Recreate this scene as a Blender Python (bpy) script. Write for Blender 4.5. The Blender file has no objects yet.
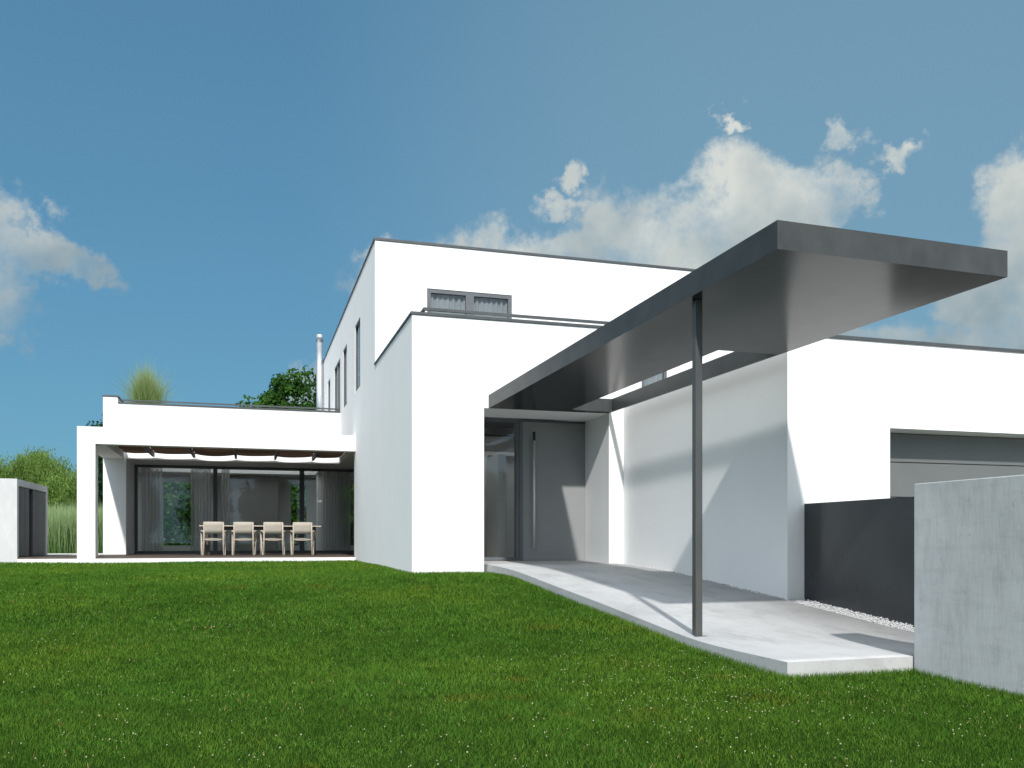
import bpy, math, random
import numpy as np
from mathutils import Vector

random.seed(7)
RNG = np.random.default_rng(11)
scene = bpy.context.scene
COL = scene.collection

# ------------------------------------------------------------------ helpers
class MB:
    """collects faces in world coordinates; build() links them as one mesh object"""
    def __init__(self):
        self.v = []; self.f = []; self.smooth = []
    def face(self, pts, smooth=False):
        n = len(self.v); self.v += [tuple(p) for p in pts]
        self.f.append(tuple(range(n, n + len(pts)))); self.smooth.append(smooth)
    def box(self, x0, x1, y0, y1, z0, z1):
        n = len(self.v)
        self.v += [(x0,y0,z0),(x1,y0,z0),(x1,y1,z0),(x0,y1,z0),(x0,y0,z1),(x1,y0,z1),(x1,y1,z1),(x0,y1,z1)]
        for q in ((0,3,2,1),(4,5,6,7),(0,1,5,4),(1,2,6,5),(2,3,7,6),(3,0,4,7)):
            self.f.append(tuple(n+i for i in q)); self.smooth.append(False)
        return self
    def tube(self, pts, radii, seg=10, cap=True, smooth=True):
        pts = [Vector(p) for p in pts]; n = len(self.v)
        for i, p in enumerate(pts):
            d = (pts[min(i+1, len(pts)-1)] - pts[max(i-1, 0)]).normalized()
            a = d.cross(Vector((0.31, 0.95, 0.02)))
            if a.length < 1e-3: a = d.cross(Vector((1, 0, 0)))
            a.normalize(); b = d.cross(a)
            for k in range(seg):
                t = 2*math.pi*k/seg
                self.v.append(tuple(p + (a*math.cos(t) + b*math.sin(t))*radii[i]))
        for i in range(len(pts)-1):
            for k in range(seg):
                k2 = (k+1) % seg
                self.f.append((n+i*seg+k, n+i*seg+k2, n+(i+1)*seg+k2, n+(i+1)*seg+k)); self.smooth.append(smooth)
        if cap:
            self.f.append(tuple(n+k for k in range(seg))[::-1]); self.smooth.append(False)
            m = n+(len(pts)-1)*seg
            self.f.append(tuple(m+k for k in range(seg))); self.smooth.append(False)
        return self
    def cells(self, axis, p0, p1, u0, u1, z0, z1, holes):
        """wall of thickness p0..p1 along `axis`, spanning u (other axis) and z, with rectangular holes"""
        us = sorted({u0, u1, *[h[0] for h in holes if u0 < h[0] < u1], *[h[1] for h in holes if u0 < h[1] < u1]})
        zs = sorted({z0, z1, *[h[2] for h in holes if z0 < h[2] < z1], *[h[3] for h in holes if z0 < h[3] < z1]})
        def full(i, j):
            if i < 0 or j < 0 or i >= len(us)-1 or j >= len(zs)-1: return False
            cu = (us[i]+us[i+1])/2; cz = (zs[j]+zs[j+1])/2
            return not any(h[0] < cu < h[1] and h[2] < cz < h[3] for h in holes)
        def P(p, u, z): return (p, u, z) if axis == 'x' else (u, p, z)
        for i in range(len(us)-1):
            for j in range(len(zs)-1):
                if not full(i, j): continue
                a, b, c, d = us[i], us[i+1], zs[j], zs[j+1]
                for p in (p0, p1):
                    self.face([P(p,a,c), P(p,b,c), P(p,b,d), P(p,a,d)])
                if not full(i-1, j): self.face([P(p0,a,c), P(p1,a,c), P(p1,a,d), P(p0,a,d)])
                if not full(i+1, j): self.face([P(p0,b,c), P(p1,b,c), P(p1,b,d), P(p0,b,d)])
                if not full(i, j-1): self.face([P(p0,a,c), P(p1,a,c), P(p1,b,c), P(p0,b,c)])
                if not full(i, j+1): self.face([P(p0,a,d), P(p1,a,d), P(p1,b,d), P(p0,b,d)])
        return self
    def build(self, name, mat, parent=None, bevel=0.0):
        off = Vector((0, 0, 0)); q = parent
        while q is not None: off += q.location; q = q.parent
        me = bpy.data.meshes.new(name)
        me.from_pydata([(x-off.x, y-off.y, z-off.z) for x, y, z in self.v], [], self.f)
        me.polygons.foreach_set('use_smooth', self.smooth)
        me.materials.append(mat); me.validate(); me.update()
        import bmesh
        bm = bmesh.new(); bm.from_mesh(me)
        bmesh.ops.remove_doubles(bm, verts=bm.verts, dist=1e-5)
        bmesh.ops.recalc_face_normals(bm, faces=bm.faces)
        bm.to_mesh(me); bm.free()
        o = bpy.data.objects.new(name, me); COL.objects.link(o)
        if parent is not None: o.parent = parent
        if bevel:
            b = o.modifiers.new('Bevel', 'BEVEL'); b.width = bevel; b.segments = 2; b.limit_method = 'ANGLE'
        return o

def tag(o, label=None, cat=None, group=None, kind=None):
    if label: o['label'] = label
    if cat: o['category'] = cat
    if group: o['group'] = group
    if kind: o['kind'] = kind
    return o

def thing(name, loc, label, cat, group=None):
    o = bpy.data.objects.new(name, None); COL.objects.link(o)
    o.location = loc; o.empty_display_size = 0.2
    return tag(o, label, cat, group)

def np_mesh(name, verts, faces_flat, loop_tot, mat, tint=None, parent=None, loc=None):
    """fast mesh from numpy arrays; tint is an (n,) value per vertex kept as a colour attribute"""
    if parent is not None: verts = verts - np.array(parent.location)
    me = bpy.data.meshes.new(name)
    me.vertices.add(len(verts)); me.vertices.foreach_set('co', verts.astype(np.float32).ravel())
    me.loops.add(len(faces_flat)); me.loops.foreach_set('vertex_index', faces_flat.astype(np.int32))
    me.polygons.add(len(loop_tot))
    st = np.concatenate([[0], np.cumsum(loop_tot)[:-1]]).astype(np.int32)
    me.polygons.foreach_set('loop_start', st)
    me.update(calc_edges=True)
    if tint is not None:
        at = me.attributes.new('tint', 'FLOAT', 'POINT'); at.data.foreach_set('value', tint.astype(np.float32))
    me.materials.append(mat); me.validate()
    o = bpy.data.objects.new(name, me); COL.objects.link(o)
    if parent is not None: o.parent = parent
    return o

# ------------------------------------------------------------------ materials
def new_mat(name):
    m = bpy.data.materials.new(name); m.use_nodes = True
    nt = m.node_tree; b = nt.nodes['Principled BSDF']
    return m, nt, b
def N(nt, t, **kw):
    n = nt.nodes.new(t)
    for k, v in kw.items():
        if k in n.bl_rna.properties: setattr(n, k, v)
        else: n.inputs[k.replace('_', ' ')].default_value = v
    return n
def ramp(nt, fac, stops):
    r = nt.nodes.new('ShaderNodeValToRGB'); e = r.color_ramp.elements
    e[0].position, e[0].color = stops[0][0], (*stops[0][1], 1)
    e[1].position, e[1].color = stops[-1][0], (*stops[-1][1], 1)
    for p, c in stops[1:-1]:
        k = e.new(p); k.color = (*c, 1)
    nt.links.new(fac, r.inputs['Fac']); return r.outputs['Color']
def coords(nt, scale=(1,1,1)):
    t = nt.nodes.new('ShaderNodeTexCoord'); m = nt.nodes.new('ShaderNodeMapping')
    m.inputs['Scale'].default_value = scale
    nt.links.new(t.outputs['Object'], m.inputs['Vector']); return m.outputs['Vector']
def noise(nt, vec, scale, detail=4, rough=0.55):
    n = nt.nodes.new('ShaderNodeTexNoise'); n.inputs['Scale'].default_value = scale
    n.inputs['Detail'].default_value = detail; n.inputs['Roughness'].default_value = rough
    nt.links.new(vec, n.inputs['Vector']); return n.outputs['Fac']
def bump(nt, b, h, strength, dist=0.01):
    k = nt.nodes.new('ShaderNodeBump'); k.inputs['Strength'].default_value = strength; k.inputs['Distance'].default_value = dist
    nt.links.new(h, k.inputs['Height']); nt.links.new(k.outputs['Normal'], b.inputs['Normal'])
def mixc(nt, fac, a, b, mode='MIX'):
    m = nt.nodes.new('ShaderNodeMix'); m.data_type = 'RGBA'; m.blend_type = mode
    for sock, val in ((m.inputs[0], fac), (m.inputs[6], a), (m.inputs[7], b)):
        if hasattr(val, 'is_linked'): nt.links.new(val, sock)
        elif isinstance(val, (int, float)): sock.default_value = val
        else: sock.default_value = (*val, 1)
    return m.outputs[2]
def g(v): return (v, v, v)

def mottled(name, c0, c1, scale=3.0, rough=0.6, metal=0.0, stretch=(1,1,1), bmp=0.0, bscale=60, spec=0.5, rvar=0.0, detail=6):
    m, nt, b = new_mat(name)
    v = coords(nt, stretch)
    n = noise(nt, v, scale, detail, 0.6)
    nt.links.new(ramp(nt, n, [(0.3, c0), (0.7, c1)]), b.inputs['Base Color'])
    b.inputs['Roughness'].default_value = rough; b.inputs['Metallic'].default_value = metal
    b.inputs['Specular IOR Level'].default_value = spec
    if rvar:
        mr = nt.nodes.new('ShaderNodeMapRange'); mr.inputs['To Min'].default_value = rough-rvar; mr.inputs['To Max'].default_value = rough+rvar
        nt.links.new(noise(nt, v, scale*1.7, 5), mr.inputs['Value']); nt.links.new(mr.outputs['Result'], b.inputs['Roughness'])
    if bmp: bump(nt, b, noise(nt, coords(nt), bscale, 3), bmp, 0.003)
    return m

M = {}
M['plaster'] = mottled('white_plaster', (.79,.795,.79), (.83,.83,.825), 1.3, .85, bmp=.12, bscale=180, spec=.2)
M['inside_wall'] = mottled('interior_paint', (.72,.72,.71), (.77,.77,.76), 1.0, .8)
M['inside_dark'] = mottled('dark_panelling', (.22,.22,.215), (.27,.27,.26), 1.0, .6)
M['inside_floor'] = mottled('interior_floor', (.28,.26,.23), (.36,.33,.30), 2.0, .35)
M['frame'] = mottled('anthracite_frame', (.09,.10,.11), (.11,.12,.13), 4, .5)
M['white_frame'] = mottled('white_window_frame', (.74,.74,.74), (.8,.8,.8), 3, .5)
M['coping'] = mottled('zinc_coping', (.055,.062,.066), (.08,.088,.092), 5, .5, metal=.3)
M['door'] = mottled('entrance_door_paint', (.225,.235,.235), (.25,.26,.26), 2, .5, bmp=.05)
M['garage_door'] = mottled('garage_door_paint', (.118,.127,.125), (.13,.139,.137), 2, .5)
M['steel'] = mottled('brushed_steel', (.60,.61,.62), (.7,.71,.72), 6, .4, metal=.5, stretch=(1,1,.05))
M['chimney'] = mottled('stainless_flue', (.58,.59,.61), (.68,.69,.71), 3, .38, metal=.92)
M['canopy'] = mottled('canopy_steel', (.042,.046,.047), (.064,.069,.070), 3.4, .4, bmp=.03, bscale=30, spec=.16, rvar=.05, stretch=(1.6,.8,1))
M['soffit'] = mottled('canopy_steel_shaded', (.017,.0185,.019), (.026,.028,.0285), 3.0, .19, bmp=.015, bscale=30, spec=.07, rvar=.05, stretch=(1.6,.8,1))  # same steel as canopy, colour darkened to imitate shade on its underside
M['post'] = mottled('post_steel', (.05,.053,.053), (.075,.076,.073), 6, .45, stretch=(1,1,.3))
M['dark_steel'] = mottled('black_steel_sheet', (.024,.027,.03), (.045,.049,.053), 1.6, .28, metal=.2, stretch=(1,.8,.5), rvar=.03)
M['shed_door'] = mottled('shed_door_paint', (.075,.08,.088), (.09,.095,.105), 3, .55)
M['black'] = mottled('dark_gap', (.012,.012,.013), (.018,.018,.019), 3, .7)
M['teak'] = mottled('pale_weathered_wood', (.36,.32,.265), (.47,.42,.355), 9, .65, stretch=(4,4,.6))
M['sling'] = mottled('beige_sling_fabric', (.37,.335,.28), (.43,.395,.335), 30, .8, bmp=.2, bscale=300)
M['table_top'] = mottled('pale_table_top', (.42,.36,.29), (.52,.46,.38), 6, .5, stretch=(.4,4,1))
M['table_dark'] = mottled('dark_table_frame', (.05,.04,.035), (.08,.065,.055), 6, .5)
M['bark'] = mottled('bark', (.06,.05,.04), (.13,.11,.09), 8, .9, stretch=(1,1,.2), bmp=.4, bscale=20)
M['pebble'] = mottled('pale_pebbles', (.36,.37,.375), (.52,.53,.535), 30, .7)
M['clover'] = mottled('clover_blossom', (.18,.14,.06), (.50,.49,.33), 9, .8)
M['path'] = mottled('pale_paving', (.5,.49,.46), (.58,.57,.54), 2, .8)

def concrete_floor():
    m, nt, b = new_mat('smooth_concrete'); v = coords(nt)
    a = ramp(nt, noise(nt, v, .9, 8, .62), [(.28, (.37,.375,.375)), (.5, (.44,.445,.445)), (.72, (.49,.495,.495))])
    w = ramp(nt, noise(nt, coords(nt, (1,.35,1)), 4.5, 7, .7), [(.36, g(.80)), (.52, g(1)), (1, g(1))])
    s = ramp(nt, noise(nt, v, 26, 4, .6), [(.30, g(.86)), (.42, g(1)), (1, g(1))])
    c = mixc(nt, 1.0, mixc(nt, .8, a, w, 'MULTIPLY'), s, 'MULTIPLY')
    nt.links.new(c, b.inputs['Base Color']); b.inputs['Roughness'].default_value = .75
    bump(nt, b, noise(nt, v, 60, 5), .15, .004); return m
M['concrete_floor'] = concrete_floor()

def concrete_wall(name, lo, hi, streak, hor=.45):
    m, nt, b = new_mat(name); v = coords(nt)
    a = ramp(nt, noise(nt, v, 1.1, 6, .6), [(.3, lo), (.7, hi)])
    st = ramp(nt, noise(nt, coords(nt, (7,7,2.0)), 1.7, 8, .72), [(.28, g(streak)), (.48, g(.97)), (.72, g(1.07))])
    ho = ramp(nt, noise(nt, coords(nt, (1.2,1.2,6)), 1.9, 7, .72), [(.33, g(.74)), (.5, g(1)), (1, g(1.03))])
    pits = ramp(nt, noise(nt, coords(nt, (1,1,.55)), 34, 3, .5), [(.25, g(.72)), (.34, g(1)), (1, g(1))])
    c = mixc(nt, .9, a, st, 'MULTIPLY'); c = mixc(nt, hor, c, ho, 'MULTIPLY'); c = mixc(nt, .8, c, pits, 'MULTIPLY')
    nt.links.new(c, b.inputs['Base Color']); b.inputs['Roughness'].default_value = .8
    bump(nt, b, noise(nt, coords(nt, (6,6,1)), 9, 6), .25, .006); return m
M['concrete_wall'] = concrete_wall('board_marked_concrete', (.43,.445,.45), (.52,.535,.54), .76)
M['shed_concrete'] = concrete_wall('pale_concrete', (.52,.53,.53), (.57,.58,.58), .95, .08)

def deck_mat():
    m, nt, b = new_mat('dark_deck_boards'); v = coords(nt)
    sep = nt.nodes.new('ShaderNodeSeparateXYZ'); nt.links.new(v, sep.inputs[0])
    f = N(nt, 'ShaderNodeMath', operation='MULTIPLY'); f.inputs[1].default_value = 1/.14; nt.links.new(sep.outputs['Y'], f.inputs[0])
    fl = N(nt, 'ShaderNodeMath', operation='FLOOR'); nt.links.new(f.outputs[0], fl.inputs[0])
    wn = nt.nodes.new('ShaderNodeTexWhiteNoise'); wn.noise_dimensions = '1D'; nt.links.new(fl.outputs[0], wn.inputs['W'])
    fr = N(nt, 'ShaderNodeMath', operation='FRACT'); nt.links.new(f.outputs[0], fr.inputs[0])
    c = ramp(nt, wn.outputs['Value'], [(0, (.058,.040,.029)), (1, (.098,.071,.053))])
    gr = ramp(nt, noise(nt, coords(nt, (1,18,1)), 3, 5), [(.3, g(.75)), (.7, g(1.15))])
    gap = ramp(nt, fr.outputs[0], [(0, g(.15)), (.05, g(1)), (1, g(1))])
    c = mixc(nt, 1, mixc(nt, 1, c, gr, 'MULTIPLY'), gap, 'MULTIPLY')
    nt.links.new(c, b.inputs['Base Color']); b.inputs['Roughness'].default_value = .6; return m
M['deck'] = deck_mat()

def glass_mat():
    m = bpy.data.materials.new('clear_glass'); m.use_nodes = True; nt = m.node_tree; nt.nodes.clear()
    o = nt.nodes.new('ShaderNodeOutputMaterial'); mx = nt.nodes.new('ShaderNodeMixShader')
    lw = nt.nodes.new('ShaderNodeLayerWeight'); pw = N(nt, 'ShaderNodeMath', operation='POWER'); pw.inputs[1].default_value = 5.0; nt.links.new(lw.outputs['Facing'], pw.inputs[0])
    lw.inputs['Blend'].default_value = .5
    fr = N(nt, 'ShaderNodeMath', operation='MULTIPLY_ADD'); fr.inputs[1].default_value = .95; fr.inputs[2].default_value = .045; nt.links.new(pw.outputs[0], fr.inputs[0])
    t = nt.nodes.new('ShaderNodeBsdfTransparent'); t.inputs['Color'].default_value = (.95,.965,.96,1)
    gl = nt.nodes.new('ShaderNodeBsdfGlossy'); gl.inputs['Roughness'].default_value = .0
    nt.links.new(fr.outputs[0], mx.inputs[0]); nt.links.new(t.outputs[0], mx.inputs[1]); nt.links.new(gl.outputs[0], mx.inputs[2])
    nt.links.new(mx.outputs[0], o.inputs['Surface']); return m
M['glass'] = glass_mat()

def thin_mat(name, c0, c1, trans, transp=0.0, rough=.7):
    """cloth or foliage: diffuse + translucent, tint attribute chooses between the two colours"""
    m = bpy.data.materials.new(name); m.use_nodes = True; nt = m.node_tree; nt.nodes.clear()
    o = nt.nodes.new('ShaderNodeOutputMaterial')
    at = nt.nodes.new('ShaderNodeAttribute'); at.attribute_name = 'tint'
    col = ramp(nt, at.outputs['Fac'], [(0, c0), (1, c1)])
    d = nt.nodes.new('ShaderNodeBsdfDiffuse'); t = nt.nodes.new('ShaderNodeBsdfTranslucent')
    nt.links.new(col, d.inputs['Color']); nt.links.new(col, t.inputs['Color'])
    mx = nt.nodes.new('ShaderNodeMixShader'); mx.inputs[0].default_value = trans
    nt.links.new(d.outputs[0], mx.inputs[1]); nt.links.new(t.outputs[0], mx.inputs[2]); out = mx.outputs[0]
    if transp:
        tr = nt.nodes.new('ShaderNodeBsdfTransparent'); m2 = nt.nodes.new('ShaderNodeMixShader'); m2.inputs[0].default_value = transp
        nt.links.new(out, m2.inputs[1]); nt.links.new(tr.outputs[0], m2.inputs[2]); out = m2.outputs[0]
    nt.links.new(out, o.inputs['Surface']); return m
M['curtain'] = thin_mat('sheer_curtain', (.62,.62,.62), (.7,.7,.7), .4, .35)
M['blind'] = thin_mat('grey_blind', (.34,.36,.385), (.42,.44,.46), .3)
M['fabric'] = thin_mat('brown_shade_fabric', (.050,.033,.022), (.085,.056,.038), .2)
M['opal'] = thin_mat('opal_fill_panel', (.86,.86,.86), (.9,.9,.9), .9)  # for the unseen roof panels added to let extra light indoors
M['willow'] = thin_mat('willow_leaves', (.095,.175,.035), (.25,.37,.10), .45)
M['dark_leaf'] = thin_mat('dark_green_leaves', (.022,.065,.014), (.07,.16,.03), .3)
M['conifer'] = thin_mat('conifer_needles', (.012,.04,.018), (.03,.08,.03), .2)
M['reed'] = thin_mat('pale_tall_grass', (.07,.16,.035), (.36,.46,.24), .35)
M['roof_grass'] = thin_mat('feathery_grass', (.12,.22,.04), (.40,.47,.22), .4)
def grass_mat():
    m = thin_mat('lawn_blades', (.032,.110,.012), (.168,.30,.043), .3)
    nt = m.node_tree
    v = coords(nt)
    patch = ramp(nt, noise(nt, v, .55, 5, .6), [(.32, (.72,.80,.75)), (.5, (1,1,1)), (.68, (1.35,1.12,.95))])
    fine = ramp(nt, noise(nt, v, 4.0, 4, .6), [(.35, g(.78)), (.6, g(1.08))])
    dead = ramp(nt, noise(nt, v, 1.7, 5, .62), [(.60, (1,1,1)), (.70, (1.5,.86,.95)), (1, (1.7,.80,.9))])
    old = [n for n in nt.nodes if n.type == 'VALTORGB'][0]
    cr = [n for n in nt.nodes if n.type == 'VALTORGB' and any(l.to_node.type in ('BSDF_DIFFUSE', 'BSDF_TRANSLUCENT') for l in n.outputs[0].links)][0]
    c = mixc(nt, 1, mixc(nt, 1, mixc(nt, 1, cr.outputs[0], patch, 'MULTIPLY'), fine, 'MULTIPLY'), dead, 'MULTIPLY')
    for n in nt.nodes:
        if n.type in ('BSDF_DIFFUSE', 'BSDF_TRANSLUCENT'): nt.links.new(c, n.inputs['Color'])
    return m
M['grass'] = grass_mat()
M['soil'] = mottled('lawn_soil', (.010,.026,.004), (.02,.042,.007), 6, 1.0, spec=0)

# ------------------------------------------------------------------ ground shape
def interp(pts, y):
    return np.interp(y, [p[0] for p in pts], [p[1] for p in pts])
RAMP = [(5.0,-.806),(5.58,-.808),(6.0,-.806),(6.31,-.796),(7.27,-.715),(8.2,-.637),(9.75,-.519),(10.8,-.435),(11.3,-.402),(11.8,-.382),(12.6,-.362),(13.64,-.337)]
LAWN = [(-40,-1.2),(0,-1.10),(2,-1.03),(4.1,-.945),(5,-.915),(6.3,-.875),(7.27,-.805),(8.2,-.74),(9.75,-.625),(11.3,-.53),(12.6,-.512),(14.5,-.495),(19.6,-.485),(30,-.5),(900,-.5)]
def lawn_z(x, y): return interp(LAWN, y) + .012*np.sin(x*1.1+y*.7)*np.cos(y*.9-x*.4)

xs = sorted(set(list(np.linspace(-9, 7, 81)) + [-700,-300,-120,-60,-30,-18,-12,12,20,40,80,200,500,700]))
ys = sorted(set(list(np.linspace(0, 24, 97)) + [-300,-100,-40,-15,-5,30,40,60,90,150,300,700]))
mb = MB()
for y in ys:
    for x in xs: mb.v.append((float(x), float(y), float(lawn_z(x, y))))
nx = len(xs)
for j in range(len(ys)-1):
    for i in range(nx-1):
        mb.f.append((j*nx+i, j*nx+i+1, (j+1)*nx+i+1, (j+1)*nx+i)); mb.smooth.append(True)
tag(mb.build('ground', M['soil']), kind='structure')

# ------------------------------------------------------------------ house
F = -.35                       # ground-floor level
X0, XW, XR = 2.27, 5.611, 5.366
YB, YU, YG, YT, YGL, YBK = 12.6, 16.497, 8.249, 22.98, 24.6, 28.77
ZP, ZU, ZG, ZS = 3.285, 5.645, 2.235, 1.967
house = thing('house', (X0, YB, -.5), 'white flat-roofed modern house with grey windows, entrance recess and garage wing', 'house')
win_left = [(18.784,19.739,3.29,4.77),(21.428,22.321,3.30,4.765),(23.079,24.694,2.56,4.75),(25.976,26.788,2.56,4.745)]
w = MB()
w.cells('x', X0, X0+.26, YB, YBK, -.95, ZU, [(YB-1,YU,ZP,9), (19.9,YBK-.27,-1,ZS)] + win_left)
w.build('wall', M['plaster'], house)
w = MB(); w.box(X0+.26, 3.354, YB, YB+.3, -.95, ZP); w.box(3.1, 3.354, YB+.3, YU-.3, -.95, ZS)      # entrance block front
w.box(3.354, XW, YB, 13.5, ZS, ZP)                                                              # over the recess
w.box(XR, XW, YB, 14.0, -.95, ZS)                                                                   # return beside the door
w.box(XW-.25, XW, 13.5, YU, ZS, ZP)
w.build('wall', M['plaster'], house)
w = MB(); w.cells('y', YU, YU+.26, X0+.26, 11.92, 2.4, ZU, [(3.263,4.961,2.62,4.82),(7.75,8.33,2.95,4.8)])
w.box(11.66, 11.92, YU+.26, YBK-.27, 2.4, ZU); w.build('wall', M['plaster'], house)                # upper storey
back_win = [(-2.60,-1.50,-.27,1.86),(1.17,1.85,-.27,1.86),(2.69,3.6,-.27,1.86)]
w = MB(); w.cells('y', YBK-.27, YBK, -3.362, 11.92, -.95, ZU, [(-9,X0,3.29,9)] + back_win); w.build('wall', M['plaster'], house)
w = MB(); w.box(-3.362, -3.042, YT, YBK-.27, -.95, 3.455); w.box(-3.042, -2.853, YT, YGL+.15, -.95, ZS)
w.box(-3.042, X0, YT, YT+.25, ZS, 3.30); w.build('wall', M['plaster'], house)                       # terrace wing
w = MB(); w.box(X0+.26, 5.2, 19.65, 19.9, -.95, ZS); w.box(5.2, 5.45, 19.65, YBK-.27, -.95, ZS); w.build('wall', M['plaster'], house)
w = MB(); w.cells('x', XW, XW+.26, YG, YU, -1.2, ZG, []); 
w.cells('y', YG, YG+.5, XW+.26, 14.0, -1.2, ZG, [(6.95,12.2,-1.0,1.268)])
w.box(13.74, 14.0, YG+.5, YU, -1.2, ZG); w.build('wall', M['plaster'], house)                       # garage wing
w = MB(); w.box(-3.042, X0, YT+.25, 25.1, ZS, 2.5); w.box(-3.042, X0, 27.0, YBK-.27, ZS, 2.5); w.box(-3.042, -2.6, 25.1, 27.0, ZS, 2.5); w.box(1.9, X0, 25.1, 27.0, ZS, 2.5); w.box(X0+.26, 11.66, 19.9, YBK-.27, ZS, 2.5);
w.box(X0+.26, 11.66, YU+.26, 19.9, 2.1, 2.5); w.build('floor_slab', M['plaster'], house)
w = MB(); w.box(X0+.26, 3.5, 13.5, YU, 2.2, 2.55); w.box(5.1, XW-.25, 13.5, YU, 2.2, 2.55); w.box(3.5, 5.1, 13.5, 14.0, 2.2, 2.55); w.box(3.5, 5.1, 15.7, YU, 2.2, 2.55); w.box(XW+.26, 13.74, YG+.5, YU, 1.7, 1.95)
w.box(X0+.26, 11.66, YU+.26, YBK-.27, 5.2, 5.45); w.build('roof', M['coping'], house)
rlt = MB(); rlt.box(-2.6, 1.9, 25.1, 27.0, 2.52, 2.53); rlt.build('added_rooflight', M['opal'], house)  # unseen opal panel added behind the parapet to brighten the living room
rlt = MB(); rlt.box(3.5, 5.1, 14.0, 15.7, 2.57, 2.58); rlt.build('added_rooflight', M['opal'], house)  # second unseen panel, added to brighten the hall
# copings
c = MB(); o_ = .018
c.box(X0-o_, X0+.28, YB-o_, YU-.002, ZP, ZP+.04); c.box(X0+.28, XW+o_, YB-o_, YB+.32, ZP, ZP+.04); c.box(XW-.27, XW+o_, YB+.32, YU-.002, ZP, ZP+.04)
c.build('coping', M['coping'], house)
c = MB(); c.box(X0-o_, X0+.28, YU-o_, YBK+o_, ZU, ZU+.045); c.box(X0+.28, 11.92+o_, YU-o_, YU+.28, ZU, ZU+.045)
c.box(11.64, 11.92+o_, YU+.28, YBK+o_, ZU, ZU+.045); c.box(X0+.28, 11.64, YBK-.29, YBK+o_, ZU, ZU+.045); c.build('coping', M['coping'], house)
c = MB(); c.box(-3.362-o_, -3.042+o_, YT-o_, YBK+o_, 3.455, 3.49); c.box(-3.042+o_, X0-.002, YT-o_, YT+.27, 3.30, 3.335); c.build('coping', M['coping'], house)
c = MB(); c.box(XW-o_, XW+.28, YG-o_, YU-.002, ZG, ZG+.035); c.box(XW+.28, 14+o_, YG-o_, YG+.3, ZG, ZG+.035); c.box(13.72, 14+o_, YG+.3, YU-.002, ZG, ZG+.035); c.build('coping', M['coping'], house)

def folds(mb, along, p, u0, u1, z0, z1, n, amp):
    """hanging cloth folded along x or y"""
    m = max(6, n*6); prev = None
    for i in range(m+1):
        t = i/m; u = u0+(u1-u0)*t; q = p+amp*math.sin(t*n*2*math.pi)+amp*.4*math.sin(t*n*5.1)
        cur = (u, q) if along == 'x' else (q, u)
        if prev: mb.face([(*prev, z0), (*cur, z0), (*cur, z1), (*prev, z1)], True)
        prev = cur
def window(axis, p, u0, u1, z0, z1, mull=(), fw=.065, depth=.07, curtain=None, side=1, cmat='curtain', fmat='frame'):
    """frame in the opening, its pane and an optional curtain on the inner side"""
    def bx(m, a, b, c0, c1, d0, d1):
        if axis == 'x': m.box(d0, d1, a, b, c0, c1)
        else: m.box(a, b, d0, d1, c0, c1)
    e = .004
    f = MB(); d0, d1 = sorted((p, p+side*depth))
    bx(f, u0+e, u0+fw, z0+e, z1-e, d0, d1); bx(f, u1-fw, u1-e, z0+e, z1-e, d0, d1)
    bx(f, u0+fw, u1-fw, z0+e, z0+fw, d0, d1); bx(f, u0+fw, u1-fw, z1-fw, z1-e, d0, d1)
    for mu, mw in mull: bx(f, mu-mw/2, mu+mw/2, z0+fw, z1-fw, d0, d1)
    fr = f.build('window', M[fmat], house)
    q = p+side*depth*.5; g_ = MB(); bx(g_, u0+fw*.8, u1-fw*.8, z0+fw*.8, z1-fw*.8, q-.004, q+.004)
    g_.build('pane', M['glass'], fr)
    if curtain:
        for (a, b, n) in curtain:
            cb = MB(); folds(cb, 'y' if axis == 'x' else 'x', p+side*.095, a, b, z0+.03, z1-.02, n, .02); cb.build('curtain', M[cmat], fr)
    return fr
for k, (a, b, z0, z1) in enumerate(win_left):
    window('x', X0+.012, a, b, z0, z1, curtain=[(a, b, 5)], fw=.042, mull=[((a+b)/2, .09)] if b-a > 1.2 else (), cmat='blind')
window('y', YU+.012, 3.263, 4.961, 2.62, 4.82, mull=[(4.11,.16)], curtain=[(3.3,4.05,7),(4.2,4.9,7)], cmat='blind', fw=.075)
window('y', YU+.012, 7.75, 8.33, 2.95, 4.8, curtain=[(7.8,8.3,4)], cmat='blind')
for a, b, z0, z1 in back_win: window('y', YBK-.26, a, b, z0, z1, fw=.1, fmat='white_frame')
# white reveals round the rear windows are the wall itself

# glazed terrace front
f = MB(); P0, P1 = YGL, YGL+.09; gx0, gx1, gz0, gz1 = -2.849, 5.19, F+.004, ZS-.004
f.box(gx0, gx0+.07, P0, P1, gz0, gz1); f.box(gx1-.07, gx1, P0, P1, gz0, gz1)
f.box(gx0+.07, gx1-.07, P0, P1, gz0, gz0+.06); f.box(gx0+.07, gx1-.07, P0, P1, gz1-.07, gz1)
for x, ww in ((-.86,.105),(1.39,.125),(3.4,.105)): f.box(x-ww/2, x+ww/2, P0, P1, gz0+.06, gz1-.07)
sd = f.build('sliding_door', M['frame'], house)
for a, b in ((-2.79,-.905),(-.815,1.335),(1.445,3.355),(3.445,5.13)):
    q = MB(); q.box(a, b, P0+.04, P0+.05, gz0+.05, gz1-.06); q.build('pane', M['glass'], sd)
for a, b, n in ((-2.72,-2.2,6),(-1.5,-.98,6),(-.72,-.5,3),(2.0,2.75,9)):
    cb = MB(); folds(cb, 'x', YGL+.35, a, b, F+.03, ZS-.03, n, .04); cb.build('curtain', M['curtain'], sd)
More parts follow.
